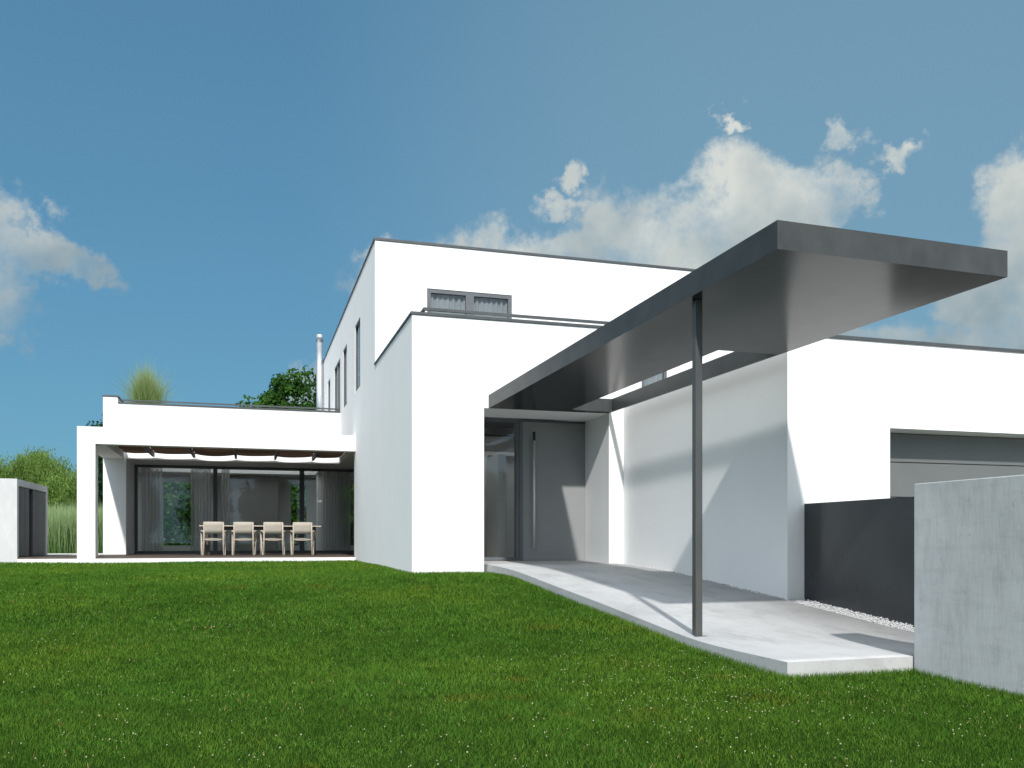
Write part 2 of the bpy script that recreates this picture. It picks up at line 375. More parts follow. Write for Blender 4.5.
# rooms behind the glass
r = MB(); r.box(-3.03, 5.19, YGL+.1, YBK-.28, F-.12, F+.012); r.build('floor', M['inside_floor'], house)
r = MB(); r.box(3.36, XR-.01, 13.72, YU-.3, F-.1, F+.012); r.build('floor', M['inside_floor'], house)
r = MB(); r.cells('y', YBK-.31, YBK-.275, -3.03, 5.19, F+.013, ZS-.002, back_win); r.build('room_wall', M['inside_wall'], house)
r = MB(); r.box(-.75, .85, 27.6, 28.4, F+.013, ZS-.002); r.build('chimney_breast', M['inside_dark'], house)
r = MB(); r.box(1.95, 2.3, 26.6, 26.95, F+.013, ZS-.002); r.build('pillar', M['inside_wall'], house)
# entrance: side light, door, hall
f = MB(); y0, y1 = 13.60, 13.70; a, b = 3.358, 4.21; z0, z1 = F+.02, ZS-.004
f.box(a, a+.05, y0, y1, z0, z1); f.box(b-.05, b, y0, y1, z0, z1); f.box(a+.05, b-.05, y0, y1, z0, z0+.05); f.box(a+.05, b-.05, y0, y1, z1-.05, z1)
sl = f.build('side_window', M['frame'], house)
q = MB(); q.box(a+.04, b-.04, y0+.045, y0+.055, z0+.04, z1-.04); q.build('pane', M['glass'], sl)
f = MB(); f.box(4.213, 4.27, y0-.01, y1, z0, z1); f.box(4.27, XR-.004, y0-.01, y1, z1-.03, z1); f.build('door_frame', M['frame'], house)
d = MB(); d.box(4.275, XR-.006, y0+.004, y1-.005, F+.012, z1-.034); dr = d.build('door', M['door'], house)
h = MB(); h.tube([(4.447,13.535,-.15),(4.447,13.535,1.62)], [.019,.019], 12); 
for z in (-.05, .78, 1.55): h.tube([(4.447,13.54,z),(4.447,13.602,z)], [.012,.012], 8)
hd = h.build('handle', M['steel'], dr)
h = MB(); h.tube([(4.447,13.535,1.621),(4.447,13.535,1.76)], [.0205,.0205], 12); h.build('lock_cap', M['black'], dr)
r = MB(); r.cells('y', 16.0, 16.1, 3.36, XR-.01, F+.013, ZS-.002, [(4.32,5.0,F,1.6)]); r.box(XR-.06,XR-.01,13.75,15.99,F+.013,ZS-.002); r.build('room_wall', M['inside_dark'], house)
r = MB(); r.box(4.25,4.32,15.96,16.12,F+.014,1.67); r.box(5.0,5.07,15.96,16.12,F+.014,1.67); r.box(4.32,5.0,15.96,16.12,1.6,1.67); r.box(4.32,5.0,16.13,16.16,F+.014,1.6); r.build('inner_door', M['inside_wall'], house)
r = MB(); r.box(4.02, 4.16, 14.2, 14.9, F+.013, 1.45); r.build('cupboard', M['inside_wall'], house)
# garage door: horizontal sections
gp = MB(); y0 = YG+.34
zz = [-.95,-.32,.093,.507,.92,1.264]
for i in range(5): gp.box(6.954, 12.196, y0, y0+.05, zz[i]+.006, zz[i+1]-.006)
gp.box(6.954, 12.196, y0+.03, y0+.06, -.95, 1.264)
gdo = gp.build('garage_door', M['garage_door'], house)
# chimney flue beside the upper storey
ch = MB(); ch.tube([(2.13,28.1,2.5),(2.13,28.1,6.22)], [.1,.1], 24); fl = ch.build('chimney', M['chimney'], house)
ch = MB(); ch.tube([(2.13,28.1,6.222),(2.13,28.1,6.44),(2.13,28.1,6.46)], [.102,.102,.09], 24); ch.build('chimney_cap', M['chimney'], fl)
# railings
def bar(mb, x0, x1, y0, y1, z0, z1): mb.box(x0, x1, y0, y1, z0, z1)
r = MB(); r.box(2.50,5.60,12.90,12.94,3.44,3.482); r.box(2.50,2.54,12.94,16.49,3.44,3.482); r.box(5.56,5.60,12.94,16.49,3.44,3.482); rl = r.build('railing', M['coping'], house)
r = MB(); r.box(5.565,5.595,12.945,12.975,2.55,3.439); r.build('railing_post', M['coping'], rl)
r = MB(); r.box(-3.03,2.265,23.28,23.32,3.415,3.45); rl = r.build('railing', M['coping'], house)
for x in (.0, -3.0, 2.22):
    r = MB(); r.box(x-.015,x+.015,23.285,23.315,2.5,3.414); r.build('railing_post', M['coping'], rl)

# ------------------------------------------------------------------ entrance canopy
can = thing('canopy', (4.4, 9.0, -.7), 'dark grey flat steel entrance canopy with long slot, carried by one slim post', 'canopy')
ZC, ZT = 1.966, 2.163
s = MB(); sf = MB()
cy = [5.14, 8.06, 12.40, 12.596]
CXL = lambda y: 3.424-(12.6-y)/7.46*.006
CXR = lambda y: float(np.interp(y, [5.14, 8.06, 12.6], [5.432, 5.388, 5.354]))   # the slab flares slightly towards its free end
def corner(i, j):
    y = cy[j]; x = (CXL(y), 4.655, CXR(y)-.028, CXR(y))[i]
    return (x, y+(.055*(x-3.42)/2.01 if j == 0 else 0))
def solid(i, j): return 0 <= i <= 2 and 0 <= j <= 2 and (i, j) != (1, 1)
for i in range(3):
    for j in range(3):
        if not solid(i, j): continue
        q = [corner(i,j), corner(i+1,j), corner(i+1,j+1), corner(i,j+1)]
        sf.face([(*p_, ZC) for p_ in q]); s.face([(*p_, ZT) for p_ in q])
        for (di, dj, m0, m1) in ((-1,0,3,0),(1,0,1,2),(0,-1,0,1),(0,1,2,3)):
            if not solid(i+di, j+dj): s.face([(*q[m0],ZC),(*q[m1],ZC),(*q[m1],ZT),(*q[m0],ZT)])
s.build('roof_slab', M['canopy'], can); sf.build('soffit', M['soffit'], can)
p = MB(); p.box(3.490,3.552,6.40,6.462,-.80,ZC-.002); p.build('post', M['post'], can, bevel=.003)
p = MB(); p.box(3.47,3.584,6.378,6.492,-.80,-.785); p.build('foot_plate', M['post'], can)

# ------------------------------------------------------------------ pergola on the terrace
pg = thing('pergola', (-.5, 19.8, -.5), 'white square-framed pergola with brown shade cloth over the dining terrace', 'pergola')
f = MB(); f.box(-3.361, X0-.003, 19.643, 19.94, 1.975, 2.325); f.box(-3.361, -3.02, 19.643, 19.99, -.9, 1.975)
f.box(-3.361, -2.88, 19.94, YT-.003, 1.975, 2.325); f.box(2.23, X0-.003, 19.94, YT-.003, 1.975, 2.325)
f.build('frame', M['plaster'], pg)
bx_ = [-2.878,-2.18,-1.265,-.305,.62,1.53,2.228]
for x in bx_[1:-1]:
    b_ = MB(); b_.box(x-.025, x+.025, 19.945, 22.45, 1.985, 2.07); b_.build('crossbar', M['coping'], pg)
for k in range(6):
    a, b = bx_[k], bx_[k+1]; v = []; tn = []; nn, ny = 13, 15
    sag = random.uniform(.03, .075)
    for j in range(ny):
        for i in range(nn):
            t = i/(nn-1); y = 19.945+(YT-.12-19.945)*j/(ny-1)
            v.append((a+(b-a)*t, y, 2.125-sag*4*t*(1-t)*(.85+.15*math.sin(y*3+k))+.008*math.sin(y*9+t*5)))
            tn.append(.5+.5*math.sin(k*2.1+j*.6))
    fs = []
    for j in range(ny-1):
        for i in range(nn-1): fs += [j*nn+i, j*nn+i+1, (j+1)*nn+i+1, (j+1)*nn+i]
    o = np_mesh('shade_cloth', np.array(v), np.array(fs), np.full((nn-1)*(ny-1), 4), M['fabric'], np.array(tn), pg)
    o.data.polygons.foreach_set('use_smooth', [True]*len(o.data.polygons))

# ------------------------------------------------------------------ terrace, paths
m = MB(); m.box(-4.45, X0-.004, 19.645, 19.70, -.9, -.384); tag(m.build('terrace_edge', M['plaster']), kind='structure')
m = MB(); m.box(-4.45, -3.37, 19.703, 22.5, -.6, F); m.box(-3.37, X0-.004, 19.703, YT-.004, -.6, F); m.box(-2.85, X0+.27, YT-.004, YGL-.004, -.6, F); m.box(X0+.27, 5.195, 19.905, YGL-.004, -.6, F)
tag(m.build('terrace_deck', M['deck']), kind='structure')
m = MB(); m.box(-9.0, -3.37, 22.503, 25.6, -.7, F-.004); tag(m.build('garden_path', M['path']), kind='structure')
m = MB(); ny = 60; yy = np.concatenate([np.linspace(5.0, 13.6, ny)]); zz = interp(RAMP, yy)
# softened profile
zz = np.convolve(np.pad(zz, 2, mode='edge'), np.ones(5)/5, 'valid')
xl, xr = 3.40, 5.50
for j in range(ny-1):
    a, b, za, zb = float(yy[j]), float(yy[j+1]), float(zz[j]), float(zz[j+1])
    r_ = xr if b < 12.58 else XR-.004; 
    m.face([(xl,a,za),(r_,a,za),(r_,b,zb),(xl,b,zb)], True)
    m.face([(xl,a,za-.3),(xl,b,zb-.3),(xl,b,zb),(xl,a,za)]); m.face([(r_,a,za-.3),(r_,b,zb-.3),(r_,b,zb),(r_,a,za)])
m.face([(xl,5,zz[0]-.3),(xr,5,zz[0]-.3),(xr,5,zz[0]),(xl,5,zz[0])])
rp = m.build('entrance_path', M['concrete_floor']); tag(rp, kind='structure')

# gravel beside the path
m = MB(); 
for (x, y) in [(random.uniform(5.5,5.82), random.uniform(4.8,8.24)) for _ in range(3800)] + [(random.uniform(5.502,5.61), random.uniform(8.24,12.6)) for _ in range(900)]:
    z = float(interp(RAMP, y))-.012+random.uniform(-.012,.006); r = random.uniform(.006,.014); n = len(m.v)
    a = random.uniform(0, 6.28); ca_, sa_ = math.cos(a), math.sin(a)
    for dx, dy, dz in ((1,0,0),(-1,0,0),(0,.75,0),(0,-.75,0),(0,0,.65),(0,0,-.65)):
        dx *= random.uniform(.8,1.2); dy *= random.uniform(.8,1.2)
        m.v.append((x+r*(dx*ca_-dy*sa_), y+r*(dx*sa_+dy*ca_), z+r*dz))
    for q in ((0,2,4),(2,1,4),(1,3,4),(3,0,4),(2,0,5),(1,2,5),(3,1,5),(0,3,5)):
        m.f.append(tuple(n+i for i in q)); m.smooth.append(False)
me = m.build('gravel', M['pebble']); tag(me, kind='stuff')
m = MB()
for j in range(20):
    a = 4.6+(12.58-4.6)*j/20; b = 4.6+(12.58-4.6)*(j+1)/20; 
    r_ = 5.822 if b < 8.3 else 5.612
    m.face([(5.495,a,float(interp(RAMP,a))-.03),(r_,a,float(interp(RAMP,a))-.03),(r_,b,float(interp(RAMP,b))-.03),(5.495,b,float(interp(RAMP,b))-.03)])
tag(m.build('gravel_bed', M['path']), kind='structure')
m = MB(); m.box(5.86, 16, -6, YG-.005, -1.4, -.86); tag(m.build('driveway', M['path']), kind='structure')

ms = thing('metal_screen', (5.86, 6.4, -.8), 'black steel sheet screen standing against the garage corner', 'screen')
m = MB(); m.box(5.82, 5.85, 4.3, YG-.006, -1.1, .397); m.build('sheet', M['dark_steel'], ms)
for y in (4.5, 6.2, 8.0):
    m = MB(); m.box(5.852, 5.90, y-.025, y+.025, -1.1, .36); m.build('stiffener', M['dark_steel'], ms)
m = MB(); m.box(4.398, 4.70, 1.0, 4.985, -1.4, .388)
tag(m.build('concrete_wall', M['concrete_wall'], bevel=.006), 'grey board-marked concrete garden wall at the front end of the entrance path', 'wall')

# ------------------------------------------------------------------ shed
sh = thing('shed', (-5.5, 21, -.5), 'pale concrete garden shed with dark ribbed sliding doors beside the deck', 'shed')
sx = -4.453
m = MB(); m.box(-7.2, sx, 19.645, 19.77, -.9, 1.23); m.box(-7.2, sx, 22.27, 22.413, -.9, 1.23); m.box(-7.2, -7.0, 19.77, 22.27, -.9, 1.09)
m.build('wall', M['shed_concrete'], sh)
m = MB(); m.box(-7.2, sx, 19.77, 22.27, 1.095, 1.23); m.build('roof', M['shed_concrete'], sh)
for a, b, xo in ((19.773,20.74,-.015),(21.09,22.267,-.02)):
    m = MB(); m.box(sx+xo-.05, sx+xo-.01, a, b, F+.01, 1.09); n = int((b-a)/.1)
    for k in range(n): 
        y = a+(b-a)*(k+.5)/n; m.box(sx+xo-.012, sx+xo, y-.035, y+.035, F+.015, 1.085)
    m.build('door', M['shed_door'], sh)
m = MB(); m.box(sx-.12, sx-.075, 20.7, 21.13, F+.01, 1.09); m.build('door_gap_shade', M['black'], sh)  # black panel standing in for the shade between the doors

# ------------------------------------------------------------------ table and chairs
tb = thing('dining_table', (.28, 21.75, F), 'long dark outdoor dining table with pale thin top on the terrace', 'table')
m = MB(); m.box(-1.1, 1.66, 21.35, 22.2, F+.665, F+.69); m.build('tabletop', M['table_top'], tb, bevel=.004)
m = MB(); m.box(-.98, 1.54, 21.45, 21.49, F+.56, F+.664); m.box(-.98, 1.54, 22.06, 22.10, F+.56, F+.664); m.build('apron', M['table_dark'], tb)
for x in (-.94, 1.50):
    for y in (21.49, 22.06):
        m = MB(); m.box(x-.035, x+.035, y-.035, y+.035, F, F+.664); m.build('leg', M['table_dark'], tb)

def make_chair():
    t = thing('dining_chair', (0,0,0), 'x', 'chair', 'dining chairs along the terrace table')
    # faces +y (towards the table); the back is at y = -.25
    for s_ in (-1, 1):
        m = MB(); m.tube([(s_*.235,-.30,0),(s_*.225,-.235,.38),(s_*.222,-.30,.755)], [.019,.021,.017], 8); m.build('leg', M['teak'], t)
        m = MB(); m.tube([(s_*.285,.24,0),(s_*.283,.23,.53)], [.020,.020], 8); m.build('leg', M['teak'], t)
        m = MB(); m.tube([(s_*.285,.28,.545),(s_*.283,.0,.555),(s_*.25,-.25,.545)], [.022,.024,.019], 8); m.build('armrest', M['teak'], t)
        m = MB(); m.tube([(s_*.284,.24,.30),(s_*.25,-.24,.28)], [.014,.014], 8); m.build('side_rail', M['teak'], t)
        m = MB(); m.tube([(s_*.262,-.29,0),(s_*.278,-.05,.30),(s_*.283,.1,.53)], [.016,.017,.016], 8); m.build('brace', M['teak'], t)
    m = MB(); nn = 9
    for i in range(nn-1):
        def P(i, z):
            t_ = i/(nn-1)*2-1; return (t_*.222, -.30+(.755-z)*.16-.02*(1-t_*t_), z)
        zs = [.49,.58,.67,.758]
        for a, b in zip(zs, zs[1:]): m.face([P(i,a),P(i+1,a),P(i+1,b),P(i,b)], True)
    m.build('backrest', M['sling'], t).modifiers.new('Solid','SOLIDIFY').thickness = .012
    m = MB()
    for i in range(nn-1):
        def Q(i, y):
            t_ = i/(nn-1)*2-1; return (t_*.245, y,   .375+.02*(y+.2)/.4-.02*(1-t_*t_))
        for a, b in ((-.22,0),(0,.24)): m.face([Q(i,a),Q(i+1,a),Q(i+1,b),Q(i,b)], True)
    m.build('seat', M['sling'], t).modifiers.new('Solid','SOLIDIFY').thickness = .014
    m = MB(); m.tube([(-.225,-.245,.36),(-.1,-.262,.345),(.1,-.262,.345),(.225,-.245,.36)], [.014]*4, 8); m.build('stretcher', M['teak'], t)
    m = MB(); m.tube([(-.28,.235,.375),(.28,.235,.375)], [.016]*2, 8); m.build('stretcher', M['teak'], t)
    return t
def dup(root):
    r = root.copy(); COL.objects.link(r)
    for ch_ in root.children:
        c_ = ch_.copy(); COL.objects.link(c_); c_.parent = r
    return r
c0 = make_chair(); c0.scale = (.92,1,1)
names = ['pale wooden chair at far left end of the terrace table', 'pale wooden chair second from the left at the terrace table',
         'pale wooden chair second from the right at the terrace table', 'pale wooden chair at far right end of the terrace table']
for k, (x, y, rz) in enumerate(((-.775,21.05,.05),(-.11,21.10,-.03),(.53,21.03,.02),(1.20,21.07,-.045))):
    o = c0 if k == 0 else dup(c0)
    o.location = (x, y, F+.002); o.rotation_euler = (0,0,rz); o['label'] = names[k]

# ------------------------------------------------------------------ vegetation
def blades(name, pts, height, width, mat, tint, lean=.35, seg=2, parent=None, droop=0.0, tip=0.0):
    """pts (n,3) roots; height,width,tint arrays; each blade a bent tapering strip"""
    n = len(pts); ang = RNG.uniform(0, 2*np.pi, n); la = RNG.uniform(0, 2*np.pi, n); le = np.abs(RNG.normal(0, lean, n))
    wx, wy = np.cos(ang)*width*.5, np.sin(ang)*width*.5
    lx, ly = np.cos(la)*le*height, np.sin(la)*le*height
    rows = []
    for k in range(seg+1):
        t = k/seg; c = np.stack([pts[:,0]+lx*t**1.7, pts[:,1]+ly*t**1.7, pts[:,2]+height*(t-droop*t**3*np.clip(le*1.5,0,1))], 1)
        if k < seg:
            wv = (1-.45*t); off = np.stack([wx*wv, wy*wv, np.zeros(n)], 1); rows += [c-off, c+off]
        else: rows.append(c)
    V = np.stack(rows, 1); nv = V.shape[1]; base = np.arange(n)[:,None]*nv
    loops = []; tot = []
    for k in range(seg-1): loops.append(base+np.array([[2*k,2*k+1,2*k+3,2*k+2]])); tot.append(4)
    loops.append(base+np.array([[2*seg-2,2*seg-1,2*seg]])); tot.append(3)
    L = np.concatenate(loops, 1).ravel(); T = np.tile(tot, n)
    lev = np.array([k/seg for k in range(seg) for _ in (0,1)]+[1.0]); tt = np.clip(tint[:,None]+tip*(lev[None,:]-.5), 0, 1).ravel()
    return np_mesh(name, V.reshape(-1,3), L, T, mat, tt, parent)

fpx = 874.5; aa = math.atan(263/fpx)
def in_house(x, y):
    a = (x > 2.25) & (y > 12.58); b = (x > 3.39) & (y > 4.99); c_ = (x > 4.395) & (y > .9); d_ = (y > 19.63)
    return a | b | c_ | d_
groups = []
def scatter(w0, w1, dens, margin):
    wid = w1*1.22+2*margin; n = int(dens*wid*(w1-w0))
    w_ = RNG.uniform(w0, w1, n); r_ = RNG.uniform(-.5, .5, n)*wid
    ok = np.abs(r_) < w_*.61+margin; w_, r_ = w_[ok], r_[ok]
    x = r_*math.cos(aa)+w_*math.sin(aa); y = -r_*math.sin(aa)+w_*math.cos(aa)
    ok = ~in_house(x, y); return x[ok], y[ok]
PX, PY, PH, PW, PT = [], [], [], [], []
for (w0, w1, dens, h, wd) in ((2.4,5,12500,.025,.0023),(5,7.5,7800,.028,.0032),(7.5,11,3800,.033,.005),(11,15,1700,.038,.008),(15,23,1000,.040,.011)):
    x, y = scatter(w0, w1, dens, 1.3); n = len(x)
    pn = np.sin(x*2.3+1.3*np.sin(y*1.7))*np.cos(y*2.1+np.sin(x*1.9))
    PX.append(x); PY.append(y); PH.append(h*RNG.uniform(.55,1.35,n)*(1+.18*pn)); PW.append(wd*RNG.uniform(.7,1.3,n))
    t = np.clip(RNG.normal(.38,.24,n), 0, 1); PT.append(t)
PX, PY, PH, PW, PT = map(np.concatenate, (PX,PY,PH,PW,PT))
print('blades', len(PX))
pts = np.stack([PX, PY, lawn_z(PX, PY)-.004], 1)
tag(blades('lawn_grass', pts, PH, PW, M['grass'], PT, .75, 2), 'short mown green grass of the lawn', 'grass', kind='stuff')
# taller fringe along the path edge, the wall foot and the terrace edge
ex = np.concatenate([3.395-np.abs(RNG.normal(0,.03,5000)), RNG.uniform(3.3,4.4,1500), RNG.uniform(2.2,3.36,900), 2.262-np.abs(RNG.normal(0,.03,1600)), RNG.uniform(-8,2.2,4000), 4.4-np.abs(RNG.normal(0,.02,2200))])
ey = np.concatenate([RNG.uniform(4.95,12.5,5000), 4.985-np.abs(RNG.normal(0,.025,1500)), 12.59-np.abs(RNG.normal(0,.03,900)), RNG.uniform(12.6,19.6,1600), 19.63-np.abs(RNG.normal(0,.05,4000)), RNG.uniform(2.5,4.98,2200)])
n = len(ex)
tag(blades('edge_grass', np.stack([ex,ey,lawn_z(ex,ey)-.004],1), RNG.uniform(.03,.065,n), np.where(ey>10,.008,.004)*RNG.uniform(.7,1.3,n), M['grass'], np.clip(RNG.normal(.4,.25,n),0,1), .35, 2), 'longer grass fringe along path and walls', 'grass', kind='stuff')
# clover blossoms
m = MB(); cl = []
for _ in range(64):
    w_ = random.uniform(3.2,10); r_ = random.uniform(-.6,.6)*w_; n_ = random.randint(4,16); sp = random.uniform(.15,.7)
    cl += [(r_+random.gauss(0,sp), w_+random.gauss(0,sp)) for _ in range(n_)]
for _ in range(150):
    cl.append((random.gauss(1.15,.45), random.gauss(5.2,.6)))
for _ in range(460):
    w_ = 3+8*random.random()**1.3; cl.append((random.uniform(-.65,.65)*w_, w_))
for r_, w_ in cl:
    x = r_*math.cos(aa)+w_*math.sin(aa); y = -r_*math.sin(aa)+w_*math.cos(aa)
    if bool(in_house(np.array([x]), np.array([y]))[0]): continue
    z = float(lawn_z(x, y))+random.uniform(.02,.04); r = random.uniform(.0017,.0036)*(1+.05*w_); n = len(m.v)
    for lat, cnt in ((-.5,5),(.35,6)):
        for k in range(cnt):
            t = 2*math.pi*(k+.5*(lat>0))/cnt; rr = r*random.uniform(.8,1.15)
            m.v.append((x+rr*math.cos(lat)*math.cos(t), y+rr*math.cos(lat)*math.sin(t), z+rr*math.sin(lat)))
    m.v.append((x,y,z+r)); m.v.append((x,y,z-r))
    for k in range(6): m.f.append((n+5+k, n+5+(k+1)%6, n+11)); m.smooth.append(False)
    for k in range(5): m.f.append((n+k, n+(k+1)%5, n+5+(k+1)%6)); m.f.append((n+k, n+5+(k+1)%6, n+5+k)); m.smooth += [False]*2
    m.f.append((n+4, n+5, n+10)); m.smooth.append(False)
tag(m.build('clover_blossoms', M['clover']), 'small white clover blossoms scattered in the lawn', 'flowers', kind='stuff')
# dry blades
x, y = scatter(2.6, 9, 30, 1.0); k = (np.sin(x*1.9+.8)*np.cos(y*2.3+x)) > .1; x, y = x[k], y[k]; n = len(x)
M['straw'] = thin_mat('dry_grass', (.22,.15,.06), (.40,.30,.13), .25)
tag(blades('dry_grass', np.stack([x,y,lawn_z(x,y)],1), RNG.uniform(.016,.034,n), RNG.uniform(.003,.006,n), M['straw'], RNG.uniform(0,1,n), .6, 2), 'dry straw-coloured blades in the lawn', 'grass', kind='stuff')

# tall grass behind the shed and deck
n = 60000; x = RNG.uniform(-10,-3.42,n); y = RNG.uniform(25.7,31,n)
h = RNG.normal(1.27,.17,n)
tag(blades('tall_grass', np.stack([x,y,np.full(n,-.5)],1), h, RNG.uniform(.007,.016,n), M['reed'], np.clip(RNG.normal(.45,.25,n),0,1), .14, 4, droop=.1, tip=.8), 'pale tall meadow grass behind shed and deck', 'tall grass', kind='stuff')
# feathery grass clump on the roof terrace
rg = thing('ornamental_grass', (-2.53,24.3,2.5), 'feathery pale green ornamental grass clump on the roof terrace', 'ornamental grass')
n = 4200; a = RNG.uniform(0,2*np.pi,n); rr = np.abs(RNG.normal(0,.16,n))
blades('foliage', np.stack([-2.53+rr*np.cos(a), 24.3+rr*np.sin(a), np.full(n,2.78)],1), np.abs(RNG.normal(1.38,.28,n)), RNG.uniform(.003,.007,n), M['roof_grass'], np.clip(RNG.normal(.45,.28,n),0,1), .25, 5, parent=rg, droop=.3, tip=.6)
m = MB(); m.tube([(-2.53,24.3,2.5),(-2.53,24.3,2.6),(-2.53,24.3,2.8)],[.24,.28,.31],20); m.build('planter', M['coping'], rg)

def leaves(name, centres, spread, per, size, mat, parent, elong=1.0, hang=0.0, tint_fn=None):
    """leaf kites in clumps"""
    nC = len(centres); n = nC*per
    c = np.repeat(centres, per, 0); sp = np.repeat(spread, per)[:,None]
    d = RNG.normal(0, 1, (n,3)); d /= np.linalg.norm(d,axis=1)[:,None]; d *= RNG.uniform(0,1,(n,1))**.45
    d[:,2] *= elong
    p = c+d*sp; p[:,2] -= hang*RNG.uniform(0,1,n)
    u = RNG.normal(0,1,(n,3)); 
    if hang: u[:,2] -= 2.2
    u /= np.linalg.norm(u,axis=1)[:,None]
    v = np.cross(u, RNG.normal(0,1,(n,3))); v /= np.linalg.norm(v,axis=1)[:,None]
    s = size*RNG.uniform(.6,1.4,n)[:,None]; wd = .3 if hang else .5
    V = np.stack([p-u*s*.5, p+v*s*wd*.5+u*s*.05, p+u*s*.5, p-v*s*wd*.5+u*s*.05],1).reshape(-1,3)
    clump_t = np.repeat(RNG.normal(.45,.2,nC), per); t = np.clip(clump_t+RNG.normal(0,.18,n),0,1)
    return np_mesh(name, V, np.arange(n*4), np.full(n,4), mat, np.repeat(t,4), parent)
def crown_points(n, c, rx, ry, rz, lobes=9, fill=.55):
    """clump centres on a lobed, uneven crown"""
    out = []; L = [(Vector((random.gauss(0,1),random.gauss(0,1),random.gauss(0,.8)+.15)).normalized(), random.uniform(.25,.55)) for _ in range(lobes)]
    while len(out) < n:
        d = Vector((random.gauss(0,1),random.gauss(0,1),random.gauss(0,1))).normalized()
        k = max(max(0, d.dot(l)-.55)*s*2.2 for l, s in L)
        r = (.68+k)*random.random()**fill**1.0 if random.random() < .45 else (.68+k)*random.uniform(.8,1.0)
        out.append((c[0]+d.x*rx*r, c[1]+d.y*ry*r, c[2]+d.z*rz*r))
    return np.array(out)
def tree(name, base, top, rx, mat, label, cat, nclump=260, per=60, lsize=.16, cspread=.42, group=None, crown_bottom=None, hang=0.0, elong=1.0, lobes=9):
    x, y, z0 = base; t = thing(name, base, label, cat, group)
    cb = z0+1.0 if crown_bottom is None else crown_bottom; cz = (top+cb)/2; rz = (top-cb)/2
    H = top-z0; m = MB()
    pts = [(x+.08*math.sin(k*1.3)*H*.1, y+.06*math.cos(k)*H*.1, z0-.2+(H*.8+.2)*k/6) for k in range(7)]
    r0 = H*.03+.03; m.tube(pts, [r0*(1-.13*k) for k in range(7)], 10)
    for k in range(9):
        i = random.randint(2,5); p = Vector(pts[i]); a = random.uniform(0,6.28)
        e = p+Vector((math.cos(a)*rx*.7, math.sin(a)*rx*.7, random.uniform(.1,.4)*H*.5)); mid = (p+e)/2+Vector((0,0,-.05*H))*.5
        m.tube([p, mid, e], [r0*.45, r0*.28, r0*.08], 7)
    m.build('trunk', M['bark'], t)
    C = crown_points(nclump, (x,y,cz), rx, rx, rz, lobes)
    leaves('crown', C, np.full(nclump,cspread)*RNG.uniform(.6,1.3,nclump), per, lsize, mat, t, elong, hang)
    return t
tree('broadleaf_tree', (1.95,44,-.5), 7.95, 2.3, M['dark_leaf'], 'dark green bushy tree rising behind the roof terrace railing', 'tree', 330, 75, .21, .46, crown_bottom=1.2, lobes=16)
tree('conifer_tree', (-4.75,34,-.5), 4.75, .68, M['conifer'], 'dark narrow conifer half hidden behind the left edge of the house', 'tree', 220, 80, .11, .28, crown_bottom=-.3)
tree('willow_tree', (-15.3,58,-.5), 5.3, 2.3, M['willow'], 'light green willow farthest left above the shed roof', 'tree', 240, 150, .17, .62, hang=.8, crown_bottom=.5)
tree('willow_tree', (-12.45,60,-.5), 6.1, 2.35, M['willow'], 'tallest rounded light green willow above the shed doors', 'tree', 240, 150, .17, .62, hang=.8, crown_bottom=.5)
tree('willow_tree', (-9.7,56,-.5), 4.0, 1.9, M['willow'], 'lower light green willow just left of the white pergola pillar', 'tree', 240, 150, .17, .62, hang=.8, crown_bottom=.0)
tree('garden_shrub', (-2.2,36,-.5), 3.6, 2.0, M['dark_leaf'], 'leafy green shrub seen through the left rear window of the dining room', 'shrub', 520, 80, .14, .42, crown_bottom=-.4)
tree('garden_shrub', (1.9,36,-.5), 3.4, 1.5, M['dark_leaf'], 'leafy green shrub seen through the middle rear window of the dining room', 'shrub', 520, 80, .14, .42, crown_bottom=-.4)
tree('garden_shrub', (4.2,36,-.5), 3.6, 1.7, M['dark_leaf'], 'leafy green shrub seen through the right rear window beside the white block', 'shrub', 520, 80, .14, .42, crown_bottom=-.4)

for k in range(6):       # garden trees behind the photographer, seen only as reflections in the glass
    tree('garden_tree', (-16+k*6.0+random.uniform(-1.2,1.2), -26+random.uniform(-3,3), -1.3), random.uniform(3.6,6.2), random.uniform(1.6,2.5), M['dark_leaf'], 'dark garden tree behind the photographer reflected in the terrace glass', 'tree', 150, 50, .34, .75, group='garden trees reflected in the glass')

# ------------------------------------------------------------------ light and sky
sd_ = Vector((.212, 1.0, -.90)).normalized()
sun = bpy.data.lights.new('sun', 'SUN'); sun.energy = 3.7; sun.angle = math.radians(1.7); sun.color = (1.0,.965,.92)
so = bpy.data.objects.new('sun', sun); COL.objects.link(so); so.rotation_euler = sd_.to_track_quat('-Z','Y').to_euler(); so.location = (-6,-20,20)
el = math.asin(-sd_.z); rot = math.atan2(-sd_.x, -sd_.y)

wd = bpy.data.worlds.new('World'); scene.world = wd; wd.use_nodes = True; nt = wd.node_tree
bg = nt.nodes['Background']; bg.inputs['Strength'].default_value = .15
sky = nt.nodes.new('ShaderNodeTexSky'); sky.sky_type = 'NISHITA'; sky.sun_disc = False
sky.sun_elevation = el; sky.sun_rotation = rot; sky.air_density = 1.0; sky.dust_density = .4; sky.ozone_density = 1.2; sky.altitude = 200
def math_n(op, a, b=None, clamp=False):
    n = nt.nodes.new('ShaderNodeMath'); n.operation = op; n.use_clamp = clamp
    for i, v in enumerate((a, b)):
        if v is None: continue
        if hasattr(v, 'is_linked'): nt.links.new(v, n.inputs[i])
        else: n.inputs[i].default_value = v
    return n.outputs[0]
tc = nt.nodes.new('ShaderNodeTexCoord'); D = tc.outputs['Generated']
nz1 = nt.nodes.new('ShaderNodeTexNoise'); nz1.inputs['Scale'].default_value = 9; nz1.inputs['Detail'].default_value = 9; nz1.inputs['Roughness'].default_value = .58; nt.links.new(D, nz1.inputs['Vector'])
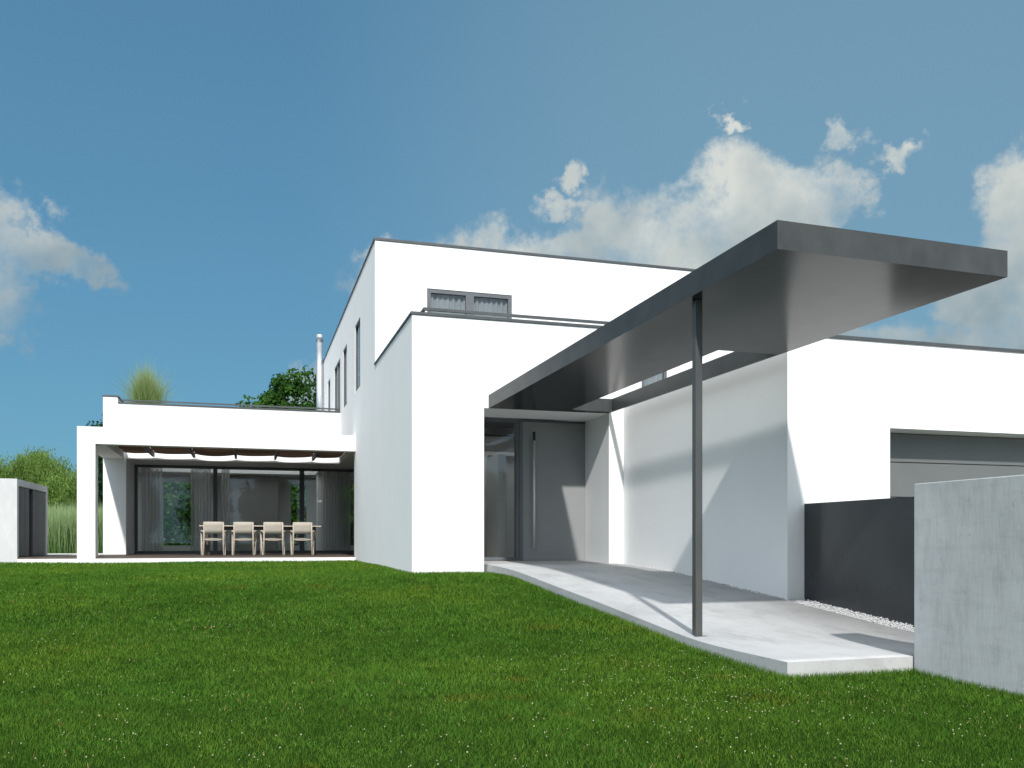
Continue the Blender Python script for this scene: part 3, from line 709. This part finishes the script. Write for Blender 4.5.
sp_ = nt.nodes.new('ShaderNodeSeparateXYZ'); nt.links.new(D, sp_.inputs[0])
wn = nt.nodes.new('ShaderNodeTexNoise'); wn.inputs['Scale'].default_value = 14; wn.inputs['Detail'].default_value = 8; wn.inputs['Roughness'].default_value = .62; nt.links.new(D, wn.inputs['Vector'])
ws = nt.nodes.new('ShaderNodeSeparateColor'); nt.links.new(wn.outputs['Color'], ws.inputs[0])
az = math_n('ADD', math_n('MULTIPLY', math_n('ARCTAN2', sp_.outputs['X'], sp_.outputs['Y']), 57.2958), math_n('MULTIPLY', math_n('SUBTRACT', ws.outputs[0], .5), 9.0))
elv = math_n('ADD', math_n('MULTIPLY', math_n('ARCSINE', sp_.outputs['Z']), 57.2958), math_n('MULTIPLY', math_n('SUBTRACT', ws.outputs[1], .5), 7.0))
# clouds: (azimuth, elevation, half width, half height, weight) in degrees of the real sky
CL = [(26,17.2,8.5,5.0,1),(33.0,20.4,5.0,4.0,1),(18,16.6,8.0,3.4,1),(36.6,19.6,3.2,3.2,.9),(12.5,16.2,6.5,2.6,1),(23,18.3,4,3,.9),(30,18,5,5,1),
      (-14.6,14.8,5.2,4.6,1),(-10.8,16.2,2.6,2.2,.9),(-16,10.6,4.2,3,.85),
      (49.0,17.4,4.2,4.4,1),(45.8,14.6,3.8,2.4,.9),(48,11.0,9,4.2,1),(40,10.4,9,3.6,1),
      (20.0,20.5,2.2,.9,.55),(21.2,22.2,.9,1.1,.5),(37.0,23.2,2.2,1.1,.55),(39.9,22.0,1.9,.8,.52),(31.2,25.2,1.0,.45,.45),
      (4.6,8.4,2.2,2.4,.9)]
mask = None; hmask = None
for a0, e0, sa_, se_, wt in CL:
    da = math_n('DIVIDE', math_n('SUBTRACT', az, a0), sa_); de = math_n('DIVIDE', math_n('SUBTRACT', elv, e0), se_)
    r2 = math_n('ADD', math_n('MULTIPLY', da, da), math_n('MULTIPLY', de, de))
    k = math_n('MULTIPLY', math_n('SUBTRACT', 1.0, math_n('POWER', r2, .5)), wt)
    mask = k if mask is None else math_n('MAXIMUM', mask, k)
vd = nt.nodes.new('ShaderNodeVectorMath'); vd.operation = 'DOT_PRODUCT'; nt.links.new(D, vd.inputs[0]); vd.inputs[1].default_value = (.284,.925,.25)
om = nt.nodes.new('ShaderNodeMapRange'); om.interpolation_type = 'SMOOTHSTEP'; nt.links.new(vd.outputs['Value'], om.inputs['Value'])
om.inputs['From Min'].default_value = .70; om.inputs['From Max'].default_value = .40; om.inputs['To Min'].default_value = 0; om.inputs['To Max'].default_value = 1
out_m = om.outputs['Result']                    # unseen clouds added outside the view to give fill light
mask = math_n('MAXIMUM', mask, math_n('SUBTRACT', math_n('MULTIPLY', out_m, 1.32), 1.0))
nb = math_n('MULTIPLY', math_n('SUBTRACT', nz1.outputs['Fac'], .5), 2.1)
dens = math_n('ADD', math_n('MINIMUM', math_n('MULTIPLY', mask, 1.35), .50), nb)
mr = nt.nodes.new('ShaderNodeMapRange'); mr.interpolation_type = 'SMOOTHSTEP'; nt.links.new(dens, mr.inputs['Value'])
mr.inputs['From Min'].default_value = .0; mr.inputs['From Max'].default_value = .58
alpha = math_n('MULTIPLY', mr.outputs['Result'], .93)
nz2 = nt.nodes.new('ShaderNodeTexNoise'); nz2.inputs['Scale'].default_value = 13; nz2.inputs['Detail'].default_value = 6; nt.links.new(D, nz2.inputs['Vector'])
# tops lit, bases grey
lit = math_n('ADD', math_n('MULTIPLY', math_n('SUBTRACT', nz2.outputs['Fac'], .5), 1.9), math_n('MULTIPLY', math_n('SUBTRACT', elv, 17.0), .085))
lit = math_n('ADD', lit, math_n('MULTIPLY', dens, -.25)); lit = math_n('ADD', lit, .58, True)
ccol = nt.nodes.new('ShaderNodeValToRGB'); nt.links.new(lit, ccol.inputs['Fac'])
ccol.color_ramp.elements[0].color = (1.6,2.03,2.22,1); ccol.color_ramp.elements[1].color = (3.75,3.85,3.6,1)
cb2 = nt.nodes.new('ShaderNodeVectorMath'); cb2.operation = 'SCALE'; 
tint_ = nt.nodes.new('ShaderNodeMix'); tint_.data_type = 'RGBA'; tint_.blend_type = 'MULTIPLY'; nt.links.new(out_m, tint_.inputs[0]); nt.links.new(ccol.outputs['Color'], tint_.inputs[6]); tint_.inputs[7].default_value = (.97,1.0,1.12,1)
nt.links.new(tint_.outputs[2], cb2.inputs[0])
nt.links.new(math_n('ADD', math_n('MULTIPLY', out_m, 1.27), 1.0), cb2.inputs['Scale'])  # added clouds outside the view are brightened for more fill
gm = nt.nodes.new('ShaderNodeGamma'); gm.inputs['Gamma'].default_value = .35; nt.links.new(sky.outputs['Color'], gm.inputs['Color'])
hs = nt.nodes.new('ShaderNodeMix'); hs.data_type = 'RGBA'; hs.blend_type = 'MULTIPLY'; hs.inputs[0].default_value = 1.0
nt.links.new(gm.outputs['Color'], hs.inputs[6]); hs.inputs[7].default_value = (.47,1.03,1.40,1)
mx = nt.nodes.new('ShaderNodeMix'); mx.data_type = 'RGBA'
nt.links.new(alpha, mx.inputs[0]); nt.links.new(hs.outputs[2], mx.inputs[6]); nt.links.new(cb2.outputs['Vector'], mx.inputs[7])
# thin high veil on the right of the view
vn = nt.nodes.new('ShaderNodeVectorMath'); vn.operation = 'DOT_PRODUCT'; nt.links.new(D, vn.inputs[0]); vn.inputs[1].default_value = (.61,.72,.33)
vm = nt.nodes.new('ShaderNodeMapRange'); vm.interpolation_type = 'SMOOTHSTEP'; nt.links.new(vn.outputs['Value'], vm.inputs['Value'])
vm.inputs['From Min'].default_value = .80; vm.inputs['From Max'].default_value = 1.0; vm.inputs['To Min'].default_value = 0; vm.inputs['To Max'].default_value = .36
mv = nt.nodes.new('ShaderNodeMix'); mv.data_type = 'RGBA'; nt.links.new(vm.outputs['Result'], mv.inputs[0]); nt.links.new(hs.outputs[2], mv.inputs[6]); mv.inputs[7].default_value = (1.55,2.35,2.75,1)
nt.links.new(mv.outputs[2], mx.inputs[6])
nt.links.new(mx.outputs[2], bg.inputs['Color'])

# ------------------------------------------------------------------ camera
cam = bpy.data.cameras.new('camera'); co = bpy.data.objects.new('camera', cam); COL.objects.link(co)
co.location = (0,0,0); co.rotation_euler = (math.radians(90), 0, -aa)
cam.sensor_width = 36; cam.lens = 36*fpx/1024; cam.shift_y = (540-384)/1024; cam.clip_end = 3000; cam.clip_start = .05
scene.camera = co
vs = scene.view_settings; scene.display_settings.display_device = 'sRGB'
vs.view_transform = 'Standard'; vs.look = 'None'; vs.exposure = .35; vs.gamma = 1; vs.use_curve_mapping = False
scene.cycles.max_bounces = 8; scene.cycles.transparent_max_bounces = 12; scene.cycles.use_denoising = True
